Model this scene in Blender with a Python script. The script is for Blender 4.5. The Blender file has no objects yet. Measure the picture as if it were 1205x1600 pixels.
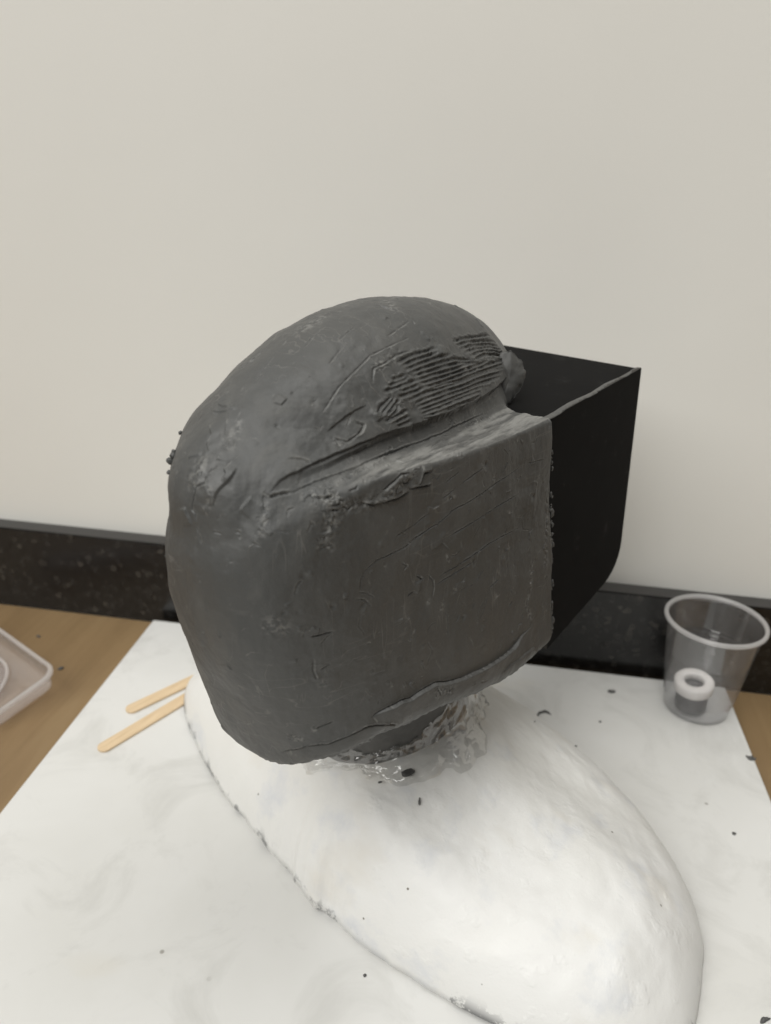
import bpy, bmesh, math, random
import numpy as np
from mathutils import Vector, Matrix

# ---------------------------------------------------------------- scene, camera, light
scene = bpy.context.scene
COL = scene.collection
R_ = math.radians
cam_d = bpy.data.cameras.new("camera"); cam = bpy.data.objects.new("camera", cam_d); COL.objects.link(cam)
cam.matrix_world = Matrix(((0.98814585, -0.09570448, 0.1200351, 0.0),
                           (0.14861231, 0.40025261, -0.90427442, 0.0),
                           (0.03849875, 0.91139371, 0.40973082, 0.44),
                           (0, 0, 0, 1)))
cam_d.sensor_fit = 'HORIZONTAL'; cam_d.sensor_width = 36.0; cam_d.lens = 36.0*1220/1205
cam_d.clip_start = 0.01; cam_d.clip_end = 50
cam_d.dof.use_dof = True; cam_d.dof.focus_distance = 0.40; cam_d.dof.aperture_fstop = 11.0
scene.camera = cam

world = bpy.data.worlds.new("World"); scene.world = world; world.use_nodes = True
bg = world.node_tree.nodes["Background"]
bg.inputs[0].default_value = (1.0, 0.975, 0.94, 1); bg.inputs[1].default_value = 0.06

def area(name, loc, target, size, energy, color=(1, .96, .9)):
    d = bpy.data.lights.new(name, 'AREA'); d.shape = 'RECTANGLE'; d.size, d.size_y = size
    d.energy = energy; d.color = color
    o = bpy.data.objects.new(name, d); COL.objects.link(o); o.location = loc
    o.rotation_euler = (Vector(target)-Vector(loc)).to_track_quat('-Z', 'Y').to_euler()
    return o
area("ceiling_light", (-2.5, -3.1, 4.5), (.0, .45, 0.15), (5.0, 5.0), 358, (1, .992, .96))
area("ceiling_light_overhead", (.40, .10, 2.6), (.25, .35, 0), (1.8, 1.2), 25, (1, .992, .96))
vs = scene.view_settings; vs.view_transform = 'Standard'; vs.look = 'None'; vs.gamma = 1; vs.exposure = 0.0
vs.use_curve_mapping = False
scene.render.engine = 'CYCLES'
scene.render.resolution_x = 771; scene.render.resolution_y = 1024

# ---------------------------------------------------------------- helpers
def mesh_np(name, verts, faces, mat, parent=None, smooth=True):
    """verts (n,3), faces (m,k) with one k"""
    verts = np.asarray(verts, np.float32); faces = np.asarray(faces, np.int32); k = faces.shape[1]
    me = bpy.data.meshes.new(name)
    me.vertices.add(len(verts)); me.vertices.foreach_set("co", verts.ravel())
    me.loops.add(faces.size); me.loops.foreach_set("vertex_index", faces.ravel())
    me.polygons.add(len(faces)); me.polygons.foreach_set("loop_start", np.arange(0, faces.size, k, dtype=np.int32))
    me.polygons.foreach_set("use_smooth", np.full(len(faces), smooth))
    me.update(calc_edges=True); me.validate()
    me.materials.append(mat)
    o = bpy.data.objects.new(name, me); COL.objects.link(o)
    if parent: o.parent = parent
    return o
def mesh_bm(name, bm, mat, parent=None, smooth=True):
    bmesh.ops.recalc_face_normals(bm, faces=bm.faces)
    me = bpy.data.meshes.new(name); bm.to_mesh(me); bm.free()
    for p in me.polygons: p.use_smooth = smooth
    me.materials.append(mat)
    o = bpy.data.objects.new(name, me); COL.objects.link(o)
    if parent: o.parent = parent
    return o
def empty(name, loc=(0, 0, 0), rz=0):
    o = bpy.data.objects.new(name, None); COL.objects.link(o); o.location = loc; o.rotation_euler = (0, 0, rz)
    o.empty_display_size = .02
    return o
def tag(o, label=None, cat=None, group=None, kind=None):
    if label: o["label"] = label
    if cat: o["category"] = cat
    if group: o["group"] = group
    if kind: o["kind"] = kind
    return o
def grid_faces(nu, nv, wrap=False):
    u = np.arange(nu if wrap else nu-1); v = np.arange(nv-1)
    U, V = np.meshgrid(u, v, indexing='ij'); U2 = (U+1) % nu
    return np.stack([U*nv+V, U2*nv+V, U2*nv+V+1, U*nv+V+1], -1).reshape(-1, 4)
def box_bm(x0, x1, y0, y1, z0, z1, bev=0.0, seg=2):
    bm = bmesh.new()
    bmesh.ops.create_cube(bm, size=1)
    for v in bm.verts:
        v.co = Vector(((x0+x1)/2+v.co.x*(x1-x0), (y0+y1)/2+v.co.y*(y1-y0), (z0+z1)/2+v.co.z*(z1-z0)))
    if bev: bmesh.ops.bevel(bm, geom=bm.edges[:], offset=bev, segments=seg, affect='EDGES', profile=.5)
    return bm
def lathe(profile, n=96):
    """closed profile list (r,z) -> verts, faces ring wrapped both ways"""
    m = len(profile); a = np.linspace(0, 2*np.pi, n, endpoint=False)
    pr = np.array(profile)
    V = np.stack([np.outer(np.cos(a), pr[:, 0]), np.outer(np.sin(a), pr[:, 0]), np.tile(pr[:, 1], (n, 1))], -1).reshape(-1, 3)
    F = []
    U, W = np.meshgrid(np.arange(n), np.arange(m), indexing='ij')
    F = np.stack([U*m+W, ((U+1) % n)*m+W, ((U+1) % n)*m+(W+1) % m, U*m+(W+1) % m], -1).reshape(-1, 4)
    return V, F
def prism_bm(pts, t, bev=0.0):
    """outline pts (3d, planar) extruded by vector t"""
    bm = bmesh.new()
    vs_ = [bm.verts.new(p) for p in pts]; f = bm.faces.new(vs_)
    r = bmesh.ops.extrude_face_region(bm, geom=[f])
    bmesh.ops.translate(bm, vec=t, verts=[v for v in r['geom'] if isinstance(v, bmesh.types.BMVert)])
    if bev: bmesh.ops.bevel(bm, geom=bm.edges[:], offset=bev, segments=2, affect='EDGES', profile=.5)
    return bm
# lattice noise
def _h(ix, iy, iz, s):
    n = (ix*73856093) ^ (iy*19349663) ^ (iz*83492791) ^ (s*2654435)
    n = (n ^ (n >> 13))*1274126177 & 0xffffffff
    return ((n ^ (n >> 16)) & 0xffff).astype(np.float32)/32767.5-1
def noise(p, seed=0):
    p = np.asarray(p); i = np.floor(p).astype(np.int64); t = (p-i).astype(np.float32); t = t*t*t*(t*(t*6-15)+10)
    x, y, z = i[..., 0], i[..., 1], i[..., 2]; a, b, c = t[..., 0], t[..., 1], t[..., 2]
    o = 0
    for dx in (0, 1):
        for dy in (0, 1):
            for dz in (0, 1):
                o = o+_h(x+dx, y+dy, z+dz, seed)*(a if dx else 1-a)*(b if dy else 1-b)*(c if dz else 1-c)
    return o
def fbm(p, oct=3, seed=0):
    o = 0; am = 1.
    for k in range(oct): o = o+am*noise(p*(2.03**k)+k*7.3, seed+k); am *= .5
    return o

# ---------------------------------------------------------------- materials
class NT:
    def __init__(s, name):
        s.m = bpy.data.materials.new(name); s.m.use_nodes = True; s.t = s.m.node_tree
        s.b = s.t.nodes["Principled BSDF"]; s.out = s.t.nodes["Material Output"]
        s.tc = s.n("ShaderNodeTexCoord")
    def n(s, ty, **kw):
        nd = s.t.nodes.new(ty)
        for k, v in kw.items(): setattr(nd, k, v)
        return nd
    def l(s, a, b): s.t.links.new(a, b)
    def mapping(s, scale=(1, 1, 1), rot=(0, 0, 0)):
        mp = s.n("ShaderNodeMapping"); mp.inputs["Scale"].default_value = scale; mp.inputs["Rotation"].default_value = rot
        s.l(s.tc.outputs["Object"], mp.inputs[0]); return mp.outputs[0]
    def noise(s, scale, detail=4, rough=.55, vec=None, dist=0.0):
        t = s.n("ShaderNodeTexNoise"); t.inputs["Scale"].default_value = scale; t.inputs["Detail"].default_value = detail
        t.inputs["Roughness"].default_value = rough; t.inputs["Distortion"].default_value = dist
        s.l(vec or s.tc.outputs["Object"], t.inputs["Vector"]); return t.outputs["Fac"]
    def ramp(s, fac, stops):
        r = s.n("ShaderNodeValToRGB"); e = r.color_ramp.elements
        while len(e) < len(stops): e.new(.5)
        for el, (p, c) in zip(e, stops):
            el.position = p; el.color = (c if isinstance(c, tuple) else (c, c, c))+(1,)
        s.l(fac, r.inputs[0]); return r.outputs[0]
    def mix(s, fac, a, b, mode='MIX'):
        m = s.n("ShaderNodeMix", data_type='RGBA', blend_type=mode)
        for sock, v in ((m.inputs["Factor"], fac), (m.inputs["A"], a), (m.inputs["B"], b)):
            if hasattr(v, 'node'): s.l(v, sock)
            elif isinstance(v, (int, float)): sock.default_value = v
            else: sock.default_value = tuple(v)+(1,)
        return m.outputs["Result"]
    def col(s, v):
        if hasattr(v, 'node'): s.l(v, s.b.inputs["Base Color"])
        else: s.b.inputs["Base Color"].default_value = tuple(v)+(1,)
    def rough(s, v):
        if hasattr(v, 'node'): s.l(v, s.b.inputs["Roughness"])
        else: s.b.inputs["Roughness"].default_value = v
    def bump(s, h, strength=.3, dist=.001, prev=None):
        b = s.n("ShaderNodeBump"); b.inputs["Strength"].default_value = strength; b.inputs["Distance"].default_value = dist
        s.l(h, b.inputs["Height"])
        if prev: s.l(prev, b.inputs["Normal"])
        s.l(b.outputs[0], s.b.inputs["Normal"]); return b.outputs[0]
    def spec(s, v): s.b.inputs["Specular IOR Level"].default_value = v

def clay_mat():
    a = NT("plasticine_grey")
    big = a.noise(11, 5, .6, None, .5)
    smear = a.noise(1, 5, .6, a.mapping((34, 34, 16), (R_(12), R_(24), 0)), 1.4)
    fine = a.noise(420, 4, .6)
    base = a.ramp(big, [(.3, (.060, .062, .061)), (.55, (.072, .072, .069)), (.75, (.085, .083, .078))])
    c = a.mix(a.ramp(smear, [(.52, 0.0), (.74, .8)]), base, (.105, .104, .098))
    warm = a.ramp(a.noise(24, 3, .5, a.mapping((1, 1, .5))), [(.55, 0.0), (.75, .3)])
    c = a.mix(warm, c, (.070, .067, .061))
    dust = a.ramp(a.noise(190, 6, .75), [(.66, 0.0), (.79, .6)])
    c = a.mix(dust, c, (.17, .167, .158))
    # hairline scratches left by the modelling tool, two directions
    def hair(scale, rot, lo):
        n = a.noise(1, 2, .4, a.mapping(scale, rot), .25)
        line = a.ramp(n, [(.488, 0.0), (.5, 1.0), (.512, 0.0)])
        gate = a.ramp(a.noise(lo, 2), [(.51, 0.0), (.61, 1.0)])
        return a.mix(1.0, line, gate, 'MULTIPLY')
    h1 = hair((40, 14, 150), (R_(25), R_(8), 0), 17); h2 = hair((120, 120, 16), (0, R_(10), 0), 26)
    c = a.mix(a.mix(1.0, h1, h2, 'ADD'), c, (.12, .117, .11))
    at = a.n('ShaderNodeAttribute', attribute_name='scuff')
    c = a.mix(at.outputs['Fac'], c, (.22, .217, .205))
    a.col(c); a.rough(a.ramp(smear, [(.3, .44), (.7, .60)])); a.spec(.55)
    p = a.bump(fine, .22, .0006)
    p = a.bump(smear, .35, .0012, p)
    p = a.bump(h1, -.35, .0006, p)
    a.bump(h2, .3, .0005, p)
    return a.m
def clay_dark_mat():
    a = NT("plasticine_dark")
    f = a.noise(60, 5, .6)
    a.col(a.ramp(f, [(.3, (.07, .07, .069)), (.7, (.11, .108, .103))])); a.rough(.5); a.spec(.4)
    a.bump(f, .4, .002); return a.m
def card_mat():
    a = NT("black_card")
    f = a.noise(30, 5, .6)
    c = a.ramp(f, [(.3, (.0040, .0039, .0041)), (.7, (.0062, .006, .0061))])
    sm = a.ramp(a.noise(60, 6, .75), [(.60, 0.0), (.78, .5)])
    c = a.mix(sm, c, (.05, .05, .048))
    a.col(c); a.rough(.75); a.spec(.08); a.bump(a.noise(600, 2), .1, .0003); return a.m
def plaster_mat():
    a = NT("white_plaster")
    f = a.noise(9, 4, .5); g = a.noise(26, 5, .6)
    c = a.ramp(f, [(.35, (.755, .748, .718)), (.65, (.79, .787, .77))])
    c = a.mix(a.ramp(g, [(.55, 0.0), (.72, .6)]), c, (.60, .62, .665))
    c = a.mix(a.ramp(a.noise(18, 3, .5, a.mapping((1, 2, 1))), [(.58, 0.0), (.74, .5)]), c, (.68, .645, .575))
    # dark specks and chips of old undercoat close to the base rim
    sep = a.n("ShaderNodeSeparateXYZ"); a.l(a.tc.outputs["Object"], sep.inputs[0])
    low = a.ramp(sep.outputs["Z"], [(0.0, 1.0), (.013, 0.0)])
    chip = a.ramp(a.noise(46, 5, .65), [(.525, 0.0), (.565, 1.0)])
    ml = a.mix(1.0, low, chip, 'MULTIPLY')
    c = a.mix(ml, c, (.06, .065, .075))
    sp = a.n("ShaderNodeTexVoronoi"); sp.inputs["Scale"].default_value = 62; a.l(a.tc.outputs["Object"], sp.inputs["Vector"])
    dot = a.ramp(sp.outputs["Distance"], [(.035, 1.0), (.06, 0.0)])
    keep = a.ramp(a.noise(24, 1), [(.54, 0.0), (.57, 1.0)])
    c = a.mix(a.mix(1.0, dot, keep, 'MULTIPLY'), c, (.16, .14, .11))
    a.col(c); a.rough(.48); a.spec(.35)
    p = a.bump(f, .25, .004); p = a.bump(g, .35, .0025, p); p = a.bump(a.noise(160, 5, .7), .3, .001, p); a.bump(a.ramp(a.noise(70, 3), [(.60, 0.0), (.72, 1.0)]), .35, .0008, p); return a.m
def board_mat():
    a = NT("white_board")
    f = a.noise(5, 5, .6, None, .4); g = a.noise(14, 6, .65, None, .8)
    c = a.ramp(f, [(.35, (.665, .66, .635)), (.65, (.72, .717, .70))])
    c = a.mix(a.ramp(g, [(.50, 0.0), (.70, .75)]), c, (.55, .545, .52))
    c = a.mix(a.ramp(a.noise(8, 3, .5, a.mapping((1, 1.6, 1))), [(.64, 0.0), (.76, .35)]), c, (.62, .57, .47))
    sp = a.n("ShaderNodeTexVoronoi"); sp.inputs["Scale"].default_value = 26; a.l(a.tc.outputs["Object"], sp.inputs["Vector"])
    dot = a.ramp(sp.outputs["Distance"], [(.03, 1.0), (.05, 0.0)]); keep = a.ramp(a.noise(11, 1), [(.56, 0.0), (.6, .7)])
    c = a.mix(a.mix(1.0, dot, keep, 'MULTIPLY'), c, (.22, .20, .17))
    a.col(c); a.rough(a.ramp(g, [(.3, .30), (.7, .45)])); a.spec(.4); a.bump(a.noise(40, 3), .05, .001); return a.m
def wood_mat():
    a = NT("wood_laminate")
    g = a.noise(1, 6, .65, a.mapping((34, 3.0, 3), (0, 0, R_(-14))), 1.2); f = a.noise(5, 4, .6)
    c = a.ramp(g, [(.3, (0.176, 0.110, 0.049)), (.5, (0.232, 0.150, 0.072)), (.72, (0.276, 0.189, 0.096))])
    c = a.mix(.35, c, a.ramp(f, [(.3, (0.176, 0.112, 0.053)), (.7, (0.288, 0.200, 0.103))]))
    a.col(c); a.rough(.5); a.bump(g, .08, .001); return a.m
def wall_mat():
    a = NT("painted_wall")
    f = a.noise(2.2, 4, .55)
    a.col(a.ramp(f, [(.3, (.765, .752, .705)), (.7, (.795, .782, .738))])); a.rough(.6); a.spec(.3)
    p = a.bump(a.noise(260, 3), .07, .001); a.bump(a.noise(9, 2), .05, .004, p); return a.m
def granite_mat(polish=.22):
    a = NT("black_granite")
    f = a.noise(95, 6, .8); v = a.n("ShaderNodeTexVoronoi"); v.inputs["Scale"].default_value = 230; a.l(a.tc.outputs["Object"], v.inputs["Vector"])
    c = a.ramp(f, [(.42, (.005, .0048, .0047)), (.58, (.014, .0135, .013)), (.72, (.055, .052, .049))])
    c = a.mix(a.ramp(v.outputs["Color"], [(.80, 0.0), (.92, .6)]), c, (.07, .064, .055))
    a.col(c); a.rough(polish); a.spec(.5); return a.m
def plain(name, c, rough=.5, spec=.5, bump=None):
    a = NT(name); f = a.noise(90, 4)
    a.col(a.mix(.5, c, a.ramp(f, [(.3, tuple(x*.85 for x in c)), (.7, tuple(min(1, x*1.15) for x in c))])))
    a.rough(rough); a.spec(spec)
    if bump: a.bump(f, bump, .001)
    return a.m
def plastic_mat(name, tint, clear, milky, rough=.2, gloss=1.0):
    """thin translucent polypropylene: see-through with milky scatter and gloss"""
    a = NT(name); t = a.t
    tr = a.n("ShaderNodeBsdfTransparent"); tr.inputs[0].default_value = tint+(1,)
    df = a.n("ShaderNodeBsdfDiffuse"); df.inputs[0].default_value = milky+(1,)
    tl = a.n("ShaderNodeBsdfTranslucent"); tl.inputs[0].default_value = milky+(1,)
    gl = a.n("ShaderNodeBsdfGlossy"); gl.inputs["Roughness"].default_value = rough
    m0 = a.n("ShaderNodeMixShader"); m0.inputs[0].default_value = .5; a.l(df.outputs[0], m0.inputs[1]); a.l(tl.outputs[0], m0.inputs[2])
    m1 = a.n("ShaderNodeMixShader"); a.l(a.ramp(a.noise(30, 3), [(.2, clear+.04), (.8, clear-.04)]), m1.inputs[0])
    a.l(m0.outputs[0], m1.inputs[1]); a.l(tr.outputs[0], m1.inputs[2])
    lw = a.n("ShaderNodeLayerWeight"); fr_ = a.ramp(lw.outputs["Facing"], [(0.0, .035*gloss), (.6, .07*gloss), (.85, min(.6, .22*gloss)), (1.0, .75)])
    m2 = a.n("ShaderNodeMixShader"); a.l(fr_, m2.inputs[0]); a.l(m1.outputs[0], m2.inputs[1]); a.l(gl.outputs[0], m2.inputs[2])
    a.l(m2.outputs[0], a.out.inputs[0]); return a.m
def stick_mat():
    a = NT("birch_wood")
    g = a.noise(1, 5, .6, a.mapping((30, 400, 200)))
    a.col(a.ramp(g, [(.3, (.60, .44, .26)), (.7, (.74, .575, .38))])); a.rough(.6); a.bump(g, .1, .0004); return a.m

# ---- helmet and bust form (metres; r right, f forward, z up)
DE=2.2; LIPD=.0027
CEN=np.array([.008,-.045,.262])
ZT=.323
ED=(.006,-.043,.249,.0655,.1480,.1295)
PLAN=np.array([(.0835,.06),(.083,.005),(.078,-.048),(.071,-.085),(.0585,-.128),(.0430,-.1545),(.021,-.1665),(-.008,-.162),(-.029,-.141),(-.050,-.105),(-.052,-.05),(-.053,.005),(-.053,.06)])
def _rho():
    pr=PLAN[:,0]-CEN[0];pf=PLAN[:,1]-CEN[1]
    # catmull-rom densify
    Q=[];n=len(PLAN);A=np.stack([pr,pf],1)
    for i in range(n-1):
        p0,p1,p2,p3=A[max(i-1,0)],A[i],A[i+1],A[min(i+2,n-1)]
        for t in np.linspace(0,1,24,endpoint=False):
            Q.append(.5*((2*p1)+(p2-p0)*t+(2*p0-5*p1+4*p2-p3)*t*t+(3*p1-p0-3*p2+p3)*t**3))
    Q=np.array(Q);an=np.arctan2(Q[:,1],Q[:,0]);an=np.where(an>np.pi/2,an-2*np.pi,an)
    o=np.argsort(an);return an[o],np.hypot(Q[:,0],Q[:,1])[o]
AN,RH=_rho()
def smin(a,b,k):
    h=np.clip(.5+.5*(b-a)/k,0,1);return b+(a-b)*h-k*h*(1-h)
def smax(a,b,k): return -smin(-a,-b,k)
ZB=None
def zbot(r,f):   # lower rim height
    if ZB is not None: return ZB+0*r
    ph=np.degrees(np.arctan2(f-CEN[1],r-CEN[0]));ph=np.where(ph>100,ph-360,ph)
    return np.interp(ph,[-260,-180,-93,-84,-75,-66,-51,-25,16,31,100],[.172,.170,.1655,.168,.173,.181,.191,.188,.178,.1765,.1755])
def sdf(x):
    r,f,z=x[...,0],x[...,1],x[...,2]
    r0,f0,z0,a,b,c=ED
    e_=DE
    A_,B_,C_=np.abs(r-r0)/a,np.abs(f-f0)/b,np.abs(z-z0)/c
    q=((A_*A_+B_*B_)**(e_/2)+C_**e_)**(1/e_)+1e-9
    g=np.sqrt((A_/a)**2+(B_/b)**2+(C_/c)**2)/q+1e-9
    dome=(q-1)/g+LIPD*np.clip((np.interp(f,[-.165,-.146,-.12,-.10,-.084,-.05,-.02,.02],[.320,.3265,.3300,.3330,.3337,.3340,.3348,.336])+.0006-z)/.0022,0,1)*np.clip((r-.015)/.02,0,1)*np.clip((f+.158)/.03,0,1)+np.maximum(0,ZT+.006-z)**2*22
    t=np.clip((.30-z)/.15,0,1.2); lean=.0108*(ZT-z)/.155
    back=np.clip(-f/.17,0,1)
    rr=r-CEN[0]-lean*np.clip(r/.06,-1,1)*(1-.0*back); ff=f-CEN[1]
    sc=1-.0*t
    ff=ff-(.029*t**2.8-.0125*np.exp(-((z-.278)/.058)**2))*back
    ph=np.arctan2(ff,rr);ph=np.where(ph>np.pi/2,ph-2*np.pi,ph)
    wall=(np.hypot(rr,ff)-np.interp(ph,AN,RH))*.9
    wall=np.where(ff>.06,np.maximum(rr-.0755,-rr-.061),wall)
    bk2=np.clip((.062-r)/.032,0,1)*np.clip((-f-.075)/.06,0,1); top=z-ZT-.004*bk2; bot=zbot(r,f)-z
    front=f-(.002+.024*(ZT-z)/.155)
    blk=smax(smax(smax(wall,top,.0026+.04*bk2),bot,.012),front,.003)
    dm=smax(dome,np.maximum(bot,(f-.05)-(z-.30)*8),.01)
    bump=np.sqrt((r+.014)**2+(f+.128)**2+(z-.322)**2)-.0180
    return smin(smin(blk,dm,.007+.012*bk2),bump,.012)
def radial(dirs,cen=CEN,fn=sdf):
    lo=np.zeros(len(dirs));hi=np.full(len(dirs),.32)
    for i in range(22):
        m=(lo+hi)/2;s=fn(cen+dirs*m[:,None])
        lo=np.where(s<0,m,lo);hi=np.where(s<0,hi,m)
    return cen+dirs*lo[:,None]
BE=2.25
FOOT=np.array([(.2245,-.012),(.221,-.045),(.196,-.072),(.160,-.087),(.121,-.093),(.08,-.097),(.042,-.096),(-.005,-.089),(-.066,-.072),(-.134,-.049),(-.190,-.022),(-.222,.002),(-.232,.025),(-.222,.052),(-.185,.085),(-.13,.118),(-.06,.140),(0,.146),(.06,.140),(.115,.122),(.165,.092),(.200,.055),(.218,.020)])
def _foot():
    n=len(FOOT);Q=[]
    for i in range(n):
        p0,p1,p2,p3=FOOT[i-1],FOOT[i],FOOT[(i+1)%n],FOOT[(i+2)%n]
        for t in np.linspace(0,1,16,endpoint=False): Q.append(.5*((2*p1)+(p2-p0)*t+(2*p0-5*p1+4*p2-p3)*t*t+(3*p1-p0-3*p2+p3)*t**3))
    Q=np.array(Q);an=np.arctan2(Q[:,1],Q[:,0]);o=np.argsort(an);return an[o],np.hypot(Q[:,0],Q[:,1])[o]
FAN,FRD=_foot()
def foot_rad(th): return np.interp(th,FAN,FRD,period=2*np.pi)
def bust_q(r,f): return np.hypot(r,f)/foot_rad(np.arctan2(f,r))
def bust_z(r,f):
    q=bust_q(r,f)
    G=lambda r0,f0,sr,sf:np.exp(-((r-r0)/sr)**2-((f-f0)/sf)**2)
    hc=.057+.010*np.exp(-(r/.15)**2)+.045*G(0,.012,.076,.080)
    # hand-formed planes: hollow behind the collar bone, shoulder blade swell, dents
    hc=hc-.008*G(.10,.055,.045,.03)+.006*G(.145,.005,.05,.03)-.006*G(.095,-.045,.035,.03)+.005*G(.06,-.075,.04,.02)-.005*G(-.08,-.05,.04,.03)+.004*G(-.14,-.02,.04,.04)+.004*G(.185,-.03,.02,.03)
    return hc*np.clip(1-q**4.2,0,1)**.55
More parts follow.
